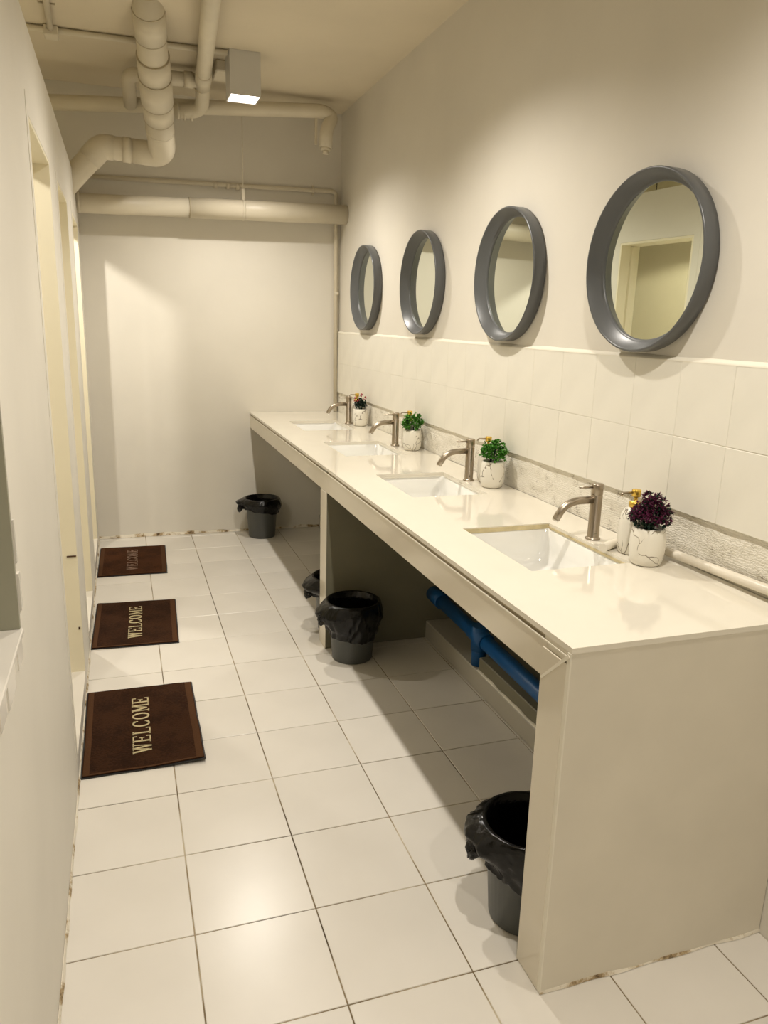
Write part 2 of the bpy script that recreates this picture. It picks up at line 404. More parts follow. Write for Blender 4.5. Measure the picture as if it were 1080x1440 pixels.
# wall tile band (two rows of tiles over scraped adhesive)
bm = bmesh.new(); n = 180; prev = None
za, zb_ = ZC+0.0005, 0.985
for i in range(n+1):
    y = YP+(YB-0.001-YP)*i/n; row = []
    for j in range(7):
        z = za+(zb_-za)*j/6
        row.append(bm.verts.new((XR-0.004-0.004*noise.noise(Vector((y*7, z*25, 0))) - 0.002*noise.noise(Vector((y*31, z*60, 2))), y, z)))
    if prev:
        for j in range(6): bm.faces.new((prev[j], prev[j+1], row[j+1], row[j]))
    prev = row
mk('exposed_adhesive', bm, 'mortar', wr)['kind'] = 'structure'
def wtile(w_, h_):
    b_ = bmesh.new(); bevelbox(b_, -0.0135, 0, -w_/2+0.0004, w_/2-0.0004, -h_/2+0.0004, h_/2-0.0004, 0.0009)
    me = bpy.data.meshes.new('wall_tile'); b_.to_mesh(me); b_.free(); me.materials.append(M['walltile']); return me
bm = bmesh.new(); box(bm, XR-0.0126, XR-0.0002, YF, YB-0.001, 0.9785, 1.378)
mk('tile_grout', bm, 'walltile', wr)['kind'] = 'structure'
tm_top = wtile(0.1975, 0.202); tm_bot = wtile(0.1975, 0.200)
y = 1.522-0.1975*8
while y < YB-0.03:
    w_ = min(0.1975, YB-y)
    for (z, me) in ((1.2785, tm_top), (1.077, tm_bot)):
        if w_ < 0.19: me = wtile(w_, 0.201)
        o = bpy.data.objects.new('wall_tile', me); COL.objects.link(o); o.parent = wr; o['kind'] = 'structure'
        o.location = (XR-0.0005, y+w_/2, z+rnd.uniform(-0.0008, 0.0008)); o.rotation_euler = (0, rnd.gauss(0, 0.002), rnd.gauss(0, 0.002))
    y += 0.1975
bm = bmesh.new(); prev = None
for i in range(201):
    y = YF+(YB-YF)*i/200; h = 0.006*(1+0.8*noise.noise(Vector((y*6, 0, 0))))
    cur = [bm.verts.new(p) for p in ((XR-0.0145, y, 1.377), (XR-0.0148, y, 1.3795), (XR-0.009, y, 1.3815+h*0.5), (XR-0.0002, y, 1.384+h))]
    if prev:
        for k in range(3): bm.faces.new((prev[k], prev[k+1], cur[k+1], cur[k])).smooth = True
    prev = cur
mk('caulk_ledge', bm, 'grout', wr)['kind'] = 'structure'

# ================================================================ counter
ct = empty('vanity_counter', (XC, YP, 0), 'long cream counter with four cut-outs running along the right wall', 'counter')
def cpart(name, bm, m, **k): 
    o = mk(name, bm, m, ct); o.matrix_parent_inverse = Matrix.Translation((-XC, -YP, 0)); return o
SINKS = [1.878, 2.752, 3.645, 4.52]
SX0, SX1, SH = 0.985, 1.292, 0.217
bm = bmesh.new()
xs = [XC-0.002, SX0, SX1, XR-0.006]
yy = [YP-0.001] + [v for s in SINKS for v in (s-SH, s+SH)] + [YB-0.001]
z0, z1 = 0.827, ZC
grid = {}
for lvl, z in ((0, z0), (1, z1)):
    for i, x in enumerate(xs):
        for j, y in enumerate(yy): grid[(lvl, i, j)] = bm.verts.new((x, y, z))
holes = {(1, 2*k+1) for k in range(4)}
for i in range(3):
    for j in range(len(yy)-1):
        if (i, j) in holes:
            for (a, b_) in (((i, j), (i+1, j)), ((i+1, j), (i+1, j+1)), ((i+1, j+1), (i, j+1)), ((i, j+1), (i, j))):
                bm.faces.new((grid[(0, *a)], grid[(0, *b_)], grid[(1, *b_)], grid[(1, *a)]))
        else:
            for l in (0, 1): bm.faces.new([grid[(l, *p)] for p in ((i, j), (i+1, j), (i+1, j+1), (i, j+1))])
for j in range(len(yy)-1):
    for i in (0, 3): bm.faces.new([grid[p] for p in ((0, i, j), (0, i, j+1), (1, i, j+1), (1, i, j))])
for i in range(3):
    for j in (0, len(yy)-1): bm.faces.new([grid[p] for p in ((0, i, j), (0, i+1, j), (1, i+1, j), (1, i, j))])
cpart('counter_top', bm, 'quartz')
bm = bmesh.new(); box(bm, XC+0.004, XC+0.02, YP+0.006, YB-0.002, 0.811, 0.827)
cpart('edge_groove', bm, 'trimgap')
bm = bmesh.new(); bevelbox(bm, XC-0.0015, XC+0.018, YP+0.09, YB-0.002, 0.731, 0.815, 0.0015); box(bm, XC+0.001, XC+0.018, YP+0.012, YP+0.1, 0.735, 0.811)
cpart('apron', bm, 'panel')
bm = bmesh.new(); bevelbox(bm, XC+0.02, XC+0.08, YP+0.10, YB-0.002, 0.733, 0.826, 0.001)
cpart('front_beam', bm, 'cement_shade')  # beam coloured dark to deepen the shade below the counter
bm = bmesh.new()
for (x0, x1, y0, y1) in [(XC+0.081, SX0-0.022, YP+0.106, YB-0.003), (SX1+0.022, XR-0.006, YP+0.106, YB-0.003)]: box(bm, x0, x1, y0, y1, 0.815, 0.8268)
cpart('underside_shade', bm, 'cement_shade')['kind'] = 'stuff'  # dark plates added beneath the top so the space below reads shaded
bm = bmesh.new(); box(bm, XC, XR-0.002, YP, YP+0.105, 0.001, 0.8265)
cpart('end_panel', bm, 'endp')
bm = bmesh.new(); bevelbox(bm, XC-0.004, XC+0.0, YP+0.012, YP+0.107, 0.001, 0.80, 0.0012)
cpart('corner_tile', bm, 'panel')
bm = bmesh.new()
v = []
for p in ((XC-0.0045, YP+0.107, 0.729), (XC-0.0045, YP+0.099, 0.729), (XC-0.0045, YP+0.002, 0.818), (XC-0.0045, YP+0.010, 0.822)):
    v.append((bm.verts.new(p), bm.verts.new((p[0]+0.004, p[1], p[2]))))
bm.faces.new([a for a, b_ in v]); bm.faces.new([b_ for a, b_ in v][::-1])
for i in range(4): j = (i+1) % 4; bm.faces.new((v[i][0], v[j][0], v[j][1], v[i][1]))
box(bm, XC-0.0035, XC+0.0002, YP+0.0002, YP+0.012, 0.001, 0.826)
box(bm, XC-0.003, XC+0.0005, YP+0.006, YB-0.01, 0.8135, 0.8165)
cpart('grout_seam', bm, 'grout')
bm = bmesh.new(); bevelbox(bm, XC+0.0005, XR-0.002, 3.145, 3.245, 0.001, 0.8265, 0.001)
cpart('middle_panel', bm, 'cement_shade')
bm = bmesh.new(); bevelbox(bm, XC-0.003, XC+0.0004, 3.143, 3.247, 0.001, 0.7305, 0.001)
cpart('corner_tile', bm, 'panel')
bm = bmesh.new(); ragged(bm, 'X', YP+0.0005, XC-0.004, XR, -0.004, 0.006, amp=0.8)
cpart('floor_joint', bm, 'dirt')

# sinks
ordn = ['nearest', 'second nearest', 'third nearest', 'farthest']
for i, sy in enumerate(SINKS):
    t = empty('sink_basin', (0, 0, 0), '%s white rectangular basin sunk in the counter, %s' % (ordn[i], ['with the purple plant beside it', 'near the first green plant', 'near the second green plant', 'closest to the end wall'][i]), 'sink', 'white basins let into the counter')
    bm = bmesh.new()
    cx, r_ = (SX0+SX1)/2, 0.03
    def rr(hx, hy, z, rc):
        out = []
        for (qx, qy, a0) in ((1, 1, 0), (-1, 1, 90), (-1, -1, 180), (1, -1, 270)):
            for k in range(5):
                a = math.radians(a0+k*22.5)
                out.append((cx+qx*(hx-rc)+rc*math.cos(a), sy+qy*(hy-rc)+rc*math.sin(a), z))
        return out
    HX, HY = (SX1-SX0)/2, SH
    L = [rr(HX+0.02, HY+0.02, 0.8262, 0.03), rr(HX+0.004, HY+0.004, 0.8262, 0.02), rr(HX-0.001, HY-0.001, 0.822, 0.02), rr(HX-0.008, HY-0.008, 0.76, 0.03), rr(HX-0.018, HY-0.018, 0.715, 0.04),
         rr(HX-0.04, HY-0.04, 0.700, 0.05), rr(0.024, 0.024, 0.693, 0.0235)]
    O = [rr(0.03, 0.03, 0.680, 0.029), rr(HX-0.03, HY-0.03, 0.687, 0.05), rr(HX+0.002, HY+0.002, 0.73, 0.03), rr(HX+0.02, HY+0.02, 0.815, 0.03)]
    rings = [[bm.verts.new(p) for p in l] for l in L+O]
    for a, b_ in zip(rings, rings[1:]+rings[:1]):
        if a is rings[len(L)-1]: 
            bm.faces.new(a); bm.faces.new(b_); continue
        for k in range(20): bm.faces.new((a[k], a[(k+1) % 20], b_[(k+1) % 20], b_[k])).smooth = True
    mk('bowl', bm, 'ceramic', t)
    bm = bmesh.new(); lathe(bm, [(0.0, 0.6945), (0.019, 0.6945), (0.0225, 0.6965), (0.0235, 0.694)], 20, (cx, sy, 0.001))
    mk('drain', bm, 'chrome', t)
    bm = bmesh.new()
    zt_ = 0.8362 if i == 0 else 0.829
    box(bm, SX0+0.0006, SX1-0.0006, sy+SH-0.0030, sy+SH-0.0006, 0.822, zt_)
    box(bm, SX1-0.0030, SX1-0.0006, sy-SH+0.001, sy+SH-0.003, 0.823, 0.830)
    mk('sealant_bead', bm, 'sealant' if i == 0 else 'quartz', t)

# ---------------------------------------------------------------- faucets
def faucet():
    t = empty('faucet', (0, 0, 0), '', 'faucet', 'brushed steel basin taps on the counter')
    bm = bmesh.new(); lathe(bm, [(0.0, 0), (0.0225, 0), (0.0225, 0.004), (0.019, 0.006), (0.0175, 0.008), (0.0175, 0.135), (0.0168, 0.136), (0.0168, 0.1375), (0.0177, 0.1385), (0.0177, 0.168), (0.016, 0.171), (0.0, 0.171)], 28)
    mk('body', bm, 'steel', t)
    bm = bmesh.new(); tube(bm, rounded([(-0.014, 0, 0.122), (-0.075, 0, 0.121), (-0.112, 0, 0.104), (-0.134, 0, 0.068)], 0.045, 8), 0.0115, 18)
    sp = mk('spout', bm, 'steel', t)
    bm = bmesh.new(); tube(bm, [(-0.1335, 0, 0.069), (-0.1365, 0, 0.064)], 0.0095, 16); mk('aerator', bm, 'chrome', sp)
    bm = bmesh.new(); tube(bm, [(-0.016, 0, 0.160), (-0.062, 0, 0.161)], 0.0032, 10); mk('lever', bm, 'steel', t)
    bm = bmesh.new(); tube(bm, [(-0.003, -0.0172, 0.020), (-0.003, -0.0182, 0.020)], 0.005, 10); mk('water_sticker', bm, 'chrome', t)
    return t
fa = faucet()
wh = ['brushed steel tap at the nearest basin, left of the purple plant', 'brushed steel tap at the second basin, left of the larger green plant',
      'brushed steel tap at the third basin, left of the smaller green plant', 'brushed steel tap at the farthest basin beside the pink flowers']
for i, y in enumerate([1.895, 2.785, 3.690, 4.560]):
    o = fa if i == 0 else copy_tree(fa)
    o.location = (1.325, y, ZC+0.0003); o['label'] = wh[i]

# ---------------------------------------------------------------- planters and soap bottles
def leaf(bm, p, d, L, W, bend=0.3):
    d = d.normalized(); s = d.cross(Vector((0, 0, 1)))
    s = s.normalized() if s.length > 1e-3 else Vector((1, 0, 0)); n = s.cross(d)
    a = bm.verts.new(p); b1 = bm.verts.new(p+d*L*0.5+s*W+n*0.1*L); b2 = bm.verts.new(p+d*L*0.5-s*W+n*0.1*L); m_ = bm.verts.new(p+d*L*0.55-n*0.06*L); e = bm.verts.new(p+d*L-n*bend*L*0.3)
    bm.faces.new((a, b1, m_)); bm.faces.new((a, m_, b2)); bm.faces.new((b1, e, m_)); bm.faces.new((m_, e, b2))
def rdir(zmin=-0.3):
    while True:
        v = Vector((rnd.gauss(0, 1), rnd.gauss(0, 1), rnd.gauss(0, 1))).normalized()
        if v.z > zmin: return v
def stems(t, top, n, cz, R):
    bm = bmesh.new()
    for k in range(n):
        d = rdir(0.1); tube(bm, [(d.x*0.012, d.y*0.012, top-0.02), (d.x*0.02, d.y*0.02, top+0.015), (d.x*R*0.8, d.y*R*0.8, cz+d.z*R*0.7)], 0.0012, 5)
    mk('stems', bm, 'leafd', t)['kind'] = 'stuff'
def pot(t):
    bm = bmesh.new(); lathe(bm, [(0.0, 0), (0.034, 0), (0.040, 0.005), (0.0455, 0.022), (0.0475, 0.048), (0.0465, 0.078), (0.043, 0.100), (0.0395, 0.104), (0.0370, 0.101), (0.0370, 0.070), (0.0, 0.070)], 36)
    p = mk('pot', bm, 'marble', t)
    bm = bmesh.new(); lathe(bm, [(0.0, 0.092), (0.036, 0.092), (0.0366, 0.088), (0.0, 0.086)], 20); mk('soil', bm, 'leafd', t)
def planter(kind, loc, label):
    t = empty('potted_plant', loc, label, 'plant', 'artificial plants in marbled pots on the counter', rz=rnd.uniform(0, 6))
    pot(t)
    if kind == 'purple':
        cz, R = 0.136, 0.052; stems(t, 0.106, 14, cz, R)
        bm = bmesh.new(); bd = bmesh.new()
        for k in range(330):
            d = rdir(-0.6); rr_ = rnd.uniform(0.45, 1.0); hub = Vector((d.x*R, d.y*R, cz+d.z*R*(0.85 if d.z < 0.7 else 1.25))); hub = Vector((0, 0, cz)).lerp(hub, rr_)
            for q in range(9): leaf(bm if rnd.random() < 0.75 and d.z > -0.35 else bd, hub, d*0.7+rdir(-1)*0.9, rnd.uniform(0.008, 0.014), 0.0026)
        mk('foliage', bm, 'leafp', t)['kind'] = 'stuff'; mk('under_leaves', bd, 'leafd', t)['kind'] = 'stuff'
    elif kind == 'green':
        cz, R = 0.136, 0.050; stems(t, 0.106, 12, cz, R)
        bm = bmesh.new()
        for k in range(190):
            d = rdir(-0.5); hub = Vector((0, 0, cz)).lerp(Vector((d.x*R*1.08, d.y*R*1.08, cz+d.z*R)), rnd.uniform(0.5, 1.0))
            for q in range(6): leaf(bm, hub, d*0.6+rdir(-1)*0.9, rnd.uniform(0.009, 0.014), 0.005)
        mk('foliage', bm, 'leafg', t)['kind'] = 'stuff'
    else:
        cz, R = 0.126, 0.040; stems(t, 0.106, 10, cz, R)
        bm = bmesh.new()
        for k in range(120):
            d = rdir(-0.35); hub = Vector((0, 0, cz))+d*R*rnd.uniform(0.5, 0.95)
            for q in range(5): leaf(bm, hub, d*0.6+rdir(-1)*0.9, rnd.uniform(0.010, 0.016), 0.004)
        mk('foliage', bm, 'leafd', t)['kind'] = 'stuff'
        t.rotation_euler = (0, 0, 0)
        for p in ((-0.03, 0.01, 0.165), (0.0, -0.02, 0.19), (0.005, 0.015, 0.178), (-0.022, -0.025, 0.155), (0.028, -0.005, 0.17), (-0.04, -0.01, 0.150), (0.03, 0.02, 0.155)):
            bm = bmesh.new()
            for q in range(12): leaf(bm, Vector(p), rdir(-0.4), 0.012, 0.005)
            mk('blossom', bm, 'flower', t)
    return t
def soap(loc, label, i):
    t = empty('soap_dispenser', loc, label, 'soap dispenser', 'marbled soap bottles behind the plants')
    bm = bmesh.new(); lathe(bm, [(0.0, 0), (0.031, 0), (0.036, 0.005), (0.039, 0.03), (0.039, 0.09), (0.035, 0.112), (0.026, 0.128), (0.016, 0.134), (0.0, 0.134)], 32); mk('bottle', bm, 'marble', t)
    bm = bmesh.new(); lathe(bm, [(0.0, 0.1335), (0.017, 0.1335), (0.017, 0.148), (0.006, 0.150), (0.005, 0.163), (0.013, 0.164), (0.013, 0.182), (0.011, 0.184), (0.0, 0.184)], 24)
    p = mk('pump', bm, 'gold', t)
    bm = bmesh.new(); tube(bm, rounded([(-0.008, 0, 0.175), (-0.045, 0, 0.176), (-0.050, 0, 0.168)], 0.006, 4), 0.0032, 8); mk('nozzle', bm, 'steel', p)
    return t
PL = [('purple', (1.325, 1.645), 'bushy purple artificial plant in a marbled white pot beside the nearest tap'),
      ('green', (1.362, 2.650), 'bright green artificial plant in a marbled pot beside the second tap'),
      ('green', (1.365, 3.550), 'smaller-looking green artificial plant in a marbled pot beside the third tap'),
      ('pink', (1.372, 4.468), 'dark plant with pink blossoms in a marbled pot beside the farthest tap')]
SL = ['marbled soap bottle with gold pump half hidden behind the purple plant', 'marbled soap bottle with gold pump behind the second tap and green plant',
      'marbled soap bottle with gold pump behind the third tap and smaller green plant', 'marbled soap bottle behind the pink blossoms at the farthest tap']
for i, (k_, (x, y), lb) in enumerate(PL):
    planter(k_, (x, y, ZC+0.0003), lb)
    soap((*[(1.350, 1.746), (1.388, 2.752), (1.388, 3.654), (1.390, 4.600)][i], ZC+0.0003), SL[i], i)
# conduit lying along the back of the counter
bm = bmesh.new(); tube(bm, rounded([(XR-0.026, YP+0.002, ZC+0.034), (XR-0.026, 1.60, ZC+0.022), (XR-0.026, 1.812, ZC+0.0135), (1.330, 1.800, ZC+0.0135), (1.272, 1.765, ZC+0.0135)], 0.03, 6), 0.0125, 16)
tag(mk('water_pipe', bm, 'pvc'), 'white plastic pipe lying along the back of the counter behind the purple plant', 'pipe')
bm = bmesh.new(); tube(bm, rounded([(XR-0.02, 4.70, 0.985), (1.405, 4.69, 0.97), (1.395, 4.68, 0.90), (1.375, 4.68, 0.868), (1.36, 4.68, 0.885)], 0.03, 6), 0.006, 10)
tag(mk('hose', bm, 'black'), 'short dark curled hose from the wall behind the farthest tap', 'hose')

# ================================================================ mirrors
ML = ['largest-looking round grey-framed mirror, nearest, above the purple plant', 'second nearest round grey-framed mirror reflecting the big pipe',
      'third nearest round grey-framed mirror on the right wall', 'farthest round grey-framed mirror beside the corner conduit']
def mirror():
    t = empty('round_mirror', (0, 0, 0), '', 'mirror', 'round grey-framed mirrors on the right wall')
    bm = bmesh.new(); R = 0.246
    lathe(bm, [(R-0.006, -0.001), (R-0.001, -0.004), (R, -0.048), (R-0.002, -0.051), (R-0.005, -0.052), (R-0.008, -0.050), (R-0.026, -0.014), (R-0.030, -0.0135), (R-0.034, -0.010), (R-0.037, -0.001)], 96, axis='X', close=True)
    mk('frame', bm, 'frame', t)
    bm = bmesh.new(); lathe(bm, [(0.0, -0.006), (R-0.032, -0.006), (R-0.032, -0.002), (0.0, -0.002)], 96, axis='X')
    for f in bm.faces: f.smooth = False
    mk('glass', bm, 'mirror', t)
    return t
mr = mirror()
for i, (y, z, rz) in enumerate([(1.902, 1.641, 0.042), (2.735, 1.645, 0.0), (3.640, 1.650, 0.0), (4.560, 1.655, 0.0)]):
    o = mr if i == 0 else copy_tree(mr)
    o.location = (XR-0.001-abs(math.sin(rz))*0.245, y-abs(rz)*0.35, z); o.rotation_euler = (0, 0, rz); o['label'] = ML[i]

# ================================================================ door mats
def stroke(bm, p, q, t, z0=0.0, z1=0.0012):
    p, q = Vector((*p, 0)), Vector((*q, 0)); d = (q-p).normalized(); n = Vector((-d.y, d.x, 0))*t/2
    c = [p+n, p-n, q-n, q+n]
    lo = [bm.verts.new((-v.y, v.x, z0)) for v in c]; hi = [bm.verts.new((-v.y, v.x, z1)) for v in c]
    bm.faces.new(hi); bm.faces.new(lo[::-1])
    for i in range(4): j = (i+1) % 4; bm.faces.new((lo[i], lo[j], hi[j], hi[i]))
def glyph(ch):
    bm = bmesh.new(); H, W, T, s = 0.062, 0.046, 0.0085, 0.005
    if ch in 'EL':
        stroke(bm, (0.010, 0), (0.010, H), T); stroke(bm, (0.0, s/2), (W-0.002, s/2), s); stroke(bm, (0, H-s/2), (0.020 if ch == 'L' else W-0.002, H-s/2), s)
        stroke(bm, (W-0.004, 0), (W-0.004, 0.016), 0.005)
        if ch == 'E':
            stroke(bm, (0.010, H/2), (W-0.014, H/2), s); stroke(bm, (W-0.015, H/2-0.009), (W-0.015, H/2+0.009), 0.004); stroke(bm, (W-0.004, H-0.015), (W-0.004, H), 0.005)
    elif ch == 'W':
        W = 0.066
        for a, b_, t in (((0.008, H), (0.020, 0), T), ((0.020, 0), (0.033, H), 0.005), ((0.033, H), (0.046, 0), T), ((0.046, 0), (0.058, H), 0.005)): stroke(bm, a, b_, t)
        for x in (0.008, 0.033, 0.058): stroke(bm, (x-0.009, H-0.002), (x+0.009, H-0.002), 0.005)
    elif ch == 'M':
        stroke(bm, (0.008, 0), (0.008, H), 0.005); stroke(bm, (0.050, 0), (0.050, H), T); stroke(bm, (0.010, H), (0.029, 0.008), T); stroke(bm, (0.029, 0.008), (0.048, H), 0.005)
        for x in (0.008, 0.050):
            stroke(bm, (x-0.008, 0.002), (x+0.008, 0.002), 0.005); stroke(bm, (x-0.008, H-0.002), (x+0.005, H-0.002), 0.005)
    else:
        n = 20; a0, a1 = (0, 2*PI) if ch == 'O' else (math.radians(48), math.radians(312)); cx, cy_ = 0.024, H/2
        pts = [(cx+0.020*math.cos(a0+(a1-a0)*k/n), cy_+(H/2-0.003)*math.sin(a0+(a1-a0)*k/n)) for k in range(n+1)]
        for k in range(n):
            t = 0.005+0.0045*abs(math.cos(a0+(a1-a0)*(k+0.5)/n)); stroke(bm, pts[k], pts[k+1], t)
        if ch == 'C': stroke(bm, (cx+0.0155, H-0.020), (cx+0.0155, H-0.004), 0.005); stroke(bm, (cx+0.0155, 0.004), (cx+0.0155, 0.018), 0.004)
    me = bpy.data.meshes.new('letter'); bmesh.ops.recalc_face_normals(bm, faces=bm.faces[:]); bm.to_mesh(me); bm.free(); return me
GL = {c: glyph(c) for c in 'WELCOM'}
ADV = {'W': 0.072, 'E': 0.056, 'L': 0.054, 'C': 0.056, 'O': 0.058, 'M': 0.066}
def door_mat(corners, label, pile, text, curl):
    # corners: near-left, near-right, far-right, far-left on the floor
    c = [Vector((*p, 0)) for p in corners]; cen = sum(c, Vector())/4
    t = empty('door_mat', (cen.x, cen.y, 0), label, 'doormat', 'brown welcome mats at the doorways')
    q = [p-cen for p in c]
    def P(u, v, z=0): return q[0]*(1-u)*(1-v)+q[1]*u*(1-v)+q[2]*u*v+q[3]*(1-u)*v+Vector((0, 0, z))
    def lift(u, v): return curl*max(0, u-0.55)*max(0, 0.4-v)*5
    def slab(u0, u1, v0, v1, z0, z1, nu, nv):
        bm = bmesh.new(); g = {}
        for l, zz in ((0, z0), (1, z1)):
            for i in range(nu+1):
                for j in range(nv+1):
                    u, v = u0+(u1-u0)*i/nu, v0+(v1-v0)*j/nv
                    wob = 0.0015*noise.noise(Vector((u*4+cen.y*5, v*5, 0)))
                    p = P(u, v, zz+lift(u, v)+(wob if l else 0)); 
                    p.x += 0.003*noise.noise(Vector((v*4, cen.y, 3)))*(1 if u > 0.5 else 0.6); p.y += 0.002*noise.noise(Vector((u*5, cen.y, 7)))
                    g[(l, i, j)] = bm.verts.new(p)
        for i in range(nu):
            for j in range(nv):
                bm.faces.new([g[(1, *k)] for k in ((i, j), (i+1, j), (i+1, j+1), (i, j+1))]); bm.faces.new([g[(0, *k)] for k in ((i, j), (i, j+1), (i+1, j+1), (i+1, j))])
        for j in range(nv):
            for i in (0, nu): bm.faces.new([g[k] for k in ((0, i, j), (0, i, j+1), (1, i, j+1), (1, i, j))])
        for i in range(nu):
            for j in (0, nv): bm.faces.new([g[k] for k in ((0, i, j), (0, i+1, j), (1, i+1, j), (1, i, j))])
        return bm
    mk('rubber_backing', slab(0, 1, 0, 1, 0.0004, 0.0045, 16, 16), 'black', t)
    mk('pile', slab(0.012, 0.988, 0.008, 0.992, 0.0045, 0.0085, 24, 24), pile, t)
    for u0, u1 in ((0.018, 0.068), (0.925, 0.982)): mk('border_strip', slab(u0, u1, 0.012, 0.988, 0.0086, 0.0096, 2, 16), 'border', t)
    mk('border_strip', slab(0.02, 0.98, 0.008, 0.022, 0.0086, 0.0094, 16, 1), 'border', t)
    word = 'WELCOME'; tot = sum(ADV[c_] for c_ in word); y = -tot/2+0.002
    ax = (q[3]+q[2])-(q[0]+q[1]); ang = math.atan2(-ax.x, ax.y)
    for ch in word:
        me = GL[ch]
        if not me.materials or me.materials[0] is not M[text]:
            me = me.copy(); me.materials.clear(); me.materials.append(M[text])
        o = bpy.data.objects.new('letter', me); COL.objects.link(o); o.parent = t
        off = Vector((0.031, y, 0)); off.rotate(Matrix.Rotation(ang, 3, 'Z'))
        o.location = (off.x-0.004, off.y, 0.0092); o.rotation_euler = (0, 0, ang)
        y += ADV[ch]
    return t
for c_ in GL.values(): c_.materials.append(M['text'])
door_mat([(-0.192, 2.360), (0.204, 2.358), (0.210, 2.960), (-0.192, 2.965)], 'brown WELCOME mat nearest the viewer with one corner lifting', 'mat', 'text', 0.012)
door_mat([(-0.192, 3.398), (0.191, 3.378), (0.211, 3.948), (-0.180, 3.977)], 'brown WELCOME mat in the middle of the three doorways', 'mat', 'text', 0.0)
door_mat([(-0.190, 4.420), (0.197, 4.413), (0.216, 4.978), (-0.183, 5.000)], 'reddish brown mat with worn lettering nearest the end wall', 'mat2', 'textworn', 0.0)

# ================================================================ bins
def bin_(loc, label, seed, hemf, knot, h=0.268, rt=0.112):
    t = empty('waste_bin', loc, label, 'bin', 'grey plastic bins lined with black bags')
    bm = bmesh.new()
    lathe(bm, [(0.0, 0.0005), (0.086, 0.0005), (0.089, 0.004), (rt-0.004, h-0.02), (rt, h-0.018), (rt+0.003, h-0.004), (rt+0.001, h), (rt-0.002, h-0.002), (rt-0.006, h-0.02), (0.084, 0.008), (0.0, 0.008)], 40)
    mk('bin_body', bm, 'bin', t)
    bm = bmesh.new(); R = rt+0.005; NR = 15
    prof = [(0.0, 0.03), (0.07, 0.02), (0.083, 0.05), (rt-0.010, h-0.03), (rt-0.004, h+0.001), (rt+0.001, h+0.005)]+[(R, 0)]*NR
    nb = 6
    def ridge(x): return 1-2*abs(noise.noise(x))
    def mod(i, a, r, hh):
        if r == 0: return r, hh
        if i < nb:
            nz = noise.noise(Vector((math.cos(a)*4+seed, math.sin(a)*4, hh*22)))
            return r-0.004*abs(nz)*(1 if i < 4 else 0), hh
        k = (i-nb)/(NR-1.0)
        zz = h+0.002-(h+0.002-hemf(a))*k
        dk = max(0, math.cos(a-knot[0]))
        ca, sa = math.cos(a), math.sin(a)
        f = ridge(Vector((ca*2.6+seed, sa*2.6, k*1.1)))*0.55+ridge(Vector((ca*7+seed, sa*7, k*3.2+ca)))*0.3+ridge(Vector((ca*15, sa*15+seed, k*6)))*0.15
        amp = 0.004+0.016*min(1, k*2.5)*(0.6+0.8*dk**2)
        base = (rt+0.004)-(rt-0.086)*max(0, (h-zz))/h
        belly = 0.010*math.sin(min(1, k*1.15)*PI)+dk**5*knot[1]*math.sin(min(1, k*1.2)*PI)
        zz += 0.010*noise.noise(Vector((ca*4, sa*4+seed, 1)))*k
        return base+0.003+max(0, f)*amp+belly, zz
    lathe(bm, prof, 120, mod=mod)
    for f in [f for f in bm.faces if len(f.verts) > 4]: bm.faces.remove(f)
    mk('bin_liner', bm, 'bag', t)
    # knotted bunch of plastic
    bm = bmesh.new(); bmesh.ops.create_icosphere(bm, subdivisions=5, radius=1.0); a = knot[0]; d = Vector((math.cos(a), math.sin(a), 0)); sd = Vector((-d.y, d.x, 0))
    c_ = d*(rt+0.012+knot[1]*0.6)+Vector((0, 0, h-0.062))
    for v in bm.verts:
        p = v.co.copy()
        f = ridge(p*1.6+Vector((seed, 0, 0)))*0.45+ridge(p*3.7+Vector((0, seed, 0)))*0.28+ridge(p*8)*0.12
        q = p*(0.62+f*0.55)
        taper = 1.0-0.45*max(0, -q.z)
        v.co = c_+d*(q.x*0.026*taper-q.z*0.012)+sd*(q.y*0.034*taper)+Vector((0, 0, q.z*0.036))
    for f in bm.faces: f.smooth = True
    mk('knot', bm, 'bag', t)
    return t
bin_((0.905, 1.437, 0.0003), 'grey bin with drooping black liner beside the near end panel', 1.0, lambda a: 0.165-0.055*math.cos(a+1.0), (math.radians(170), 0.022))
bin_((0.915, 3.030, 0.0003), 'grey bin with black liner in front of the middle counter panel', 4.2, lambda a: 0.135-0.030*math.cos(a+1.2), (math.radians(188), 0.030))
bin_((0.935, 3.372, 0.0003), 'grey bin mostly hidden behind the middle counter panel', 7.7, lambda a: 0.165-0.02*math.cos(a), (math.radians(190), 0.035))
bin_((0.868, 5.085, 0.0003), 'small-looking grey bin with flared black liner against the end wall', 2.9, lambda a: 0.185-0.02*math.cos(a), (math.radians(175), 0.030))

# ================================================================ blue drain pipe under the counter
BPX = 1.345
bp = empty('blue_drain_pipe', (BPX, 2.60, 0.088), 'blue plastic drain pipe with a downpipe under the counter', 'pipe')
inv = Matrix.Translation((-BPX, -2.60, -0.088))
def bpart(name, bm): o = mk(name, bm, 'blue', bp); o.matrix_parent_inverse = inv; return o
zbp = 0.205
bm = bmesh.new(); tube(bm, [(BPX, YP+0.108, zbp-0.02), (BPX, 3.10, zbp+0.015)], 0.031, 28); bpart('horizontal_run', bm)
bm = bmesh.new(); tube(bm, [(BPX, 2.635, 0.090), (BPX, 2.635, zbp)], 0.031, 28); bpart('downpipe', bm)
bm = bmesh.new(); tube(bm, [(BPX, 2.57, zbp+0.0055), (BPX, 2.70, zbp+0.0085)], 0.036, 28); tube(bm, [(BPX, 2.635, zbp-0.05), (BPX, 2.635, zbp+0.055)], 0.0355, 28); bpart('tee_joint', bm)
bm = bmesh.new(); tube(bm, [(BPX, 3.03, zbp+0.013), (BPX, 3.143, zbp+0.016)], 0.036, 28); bpart('coupling', bm)

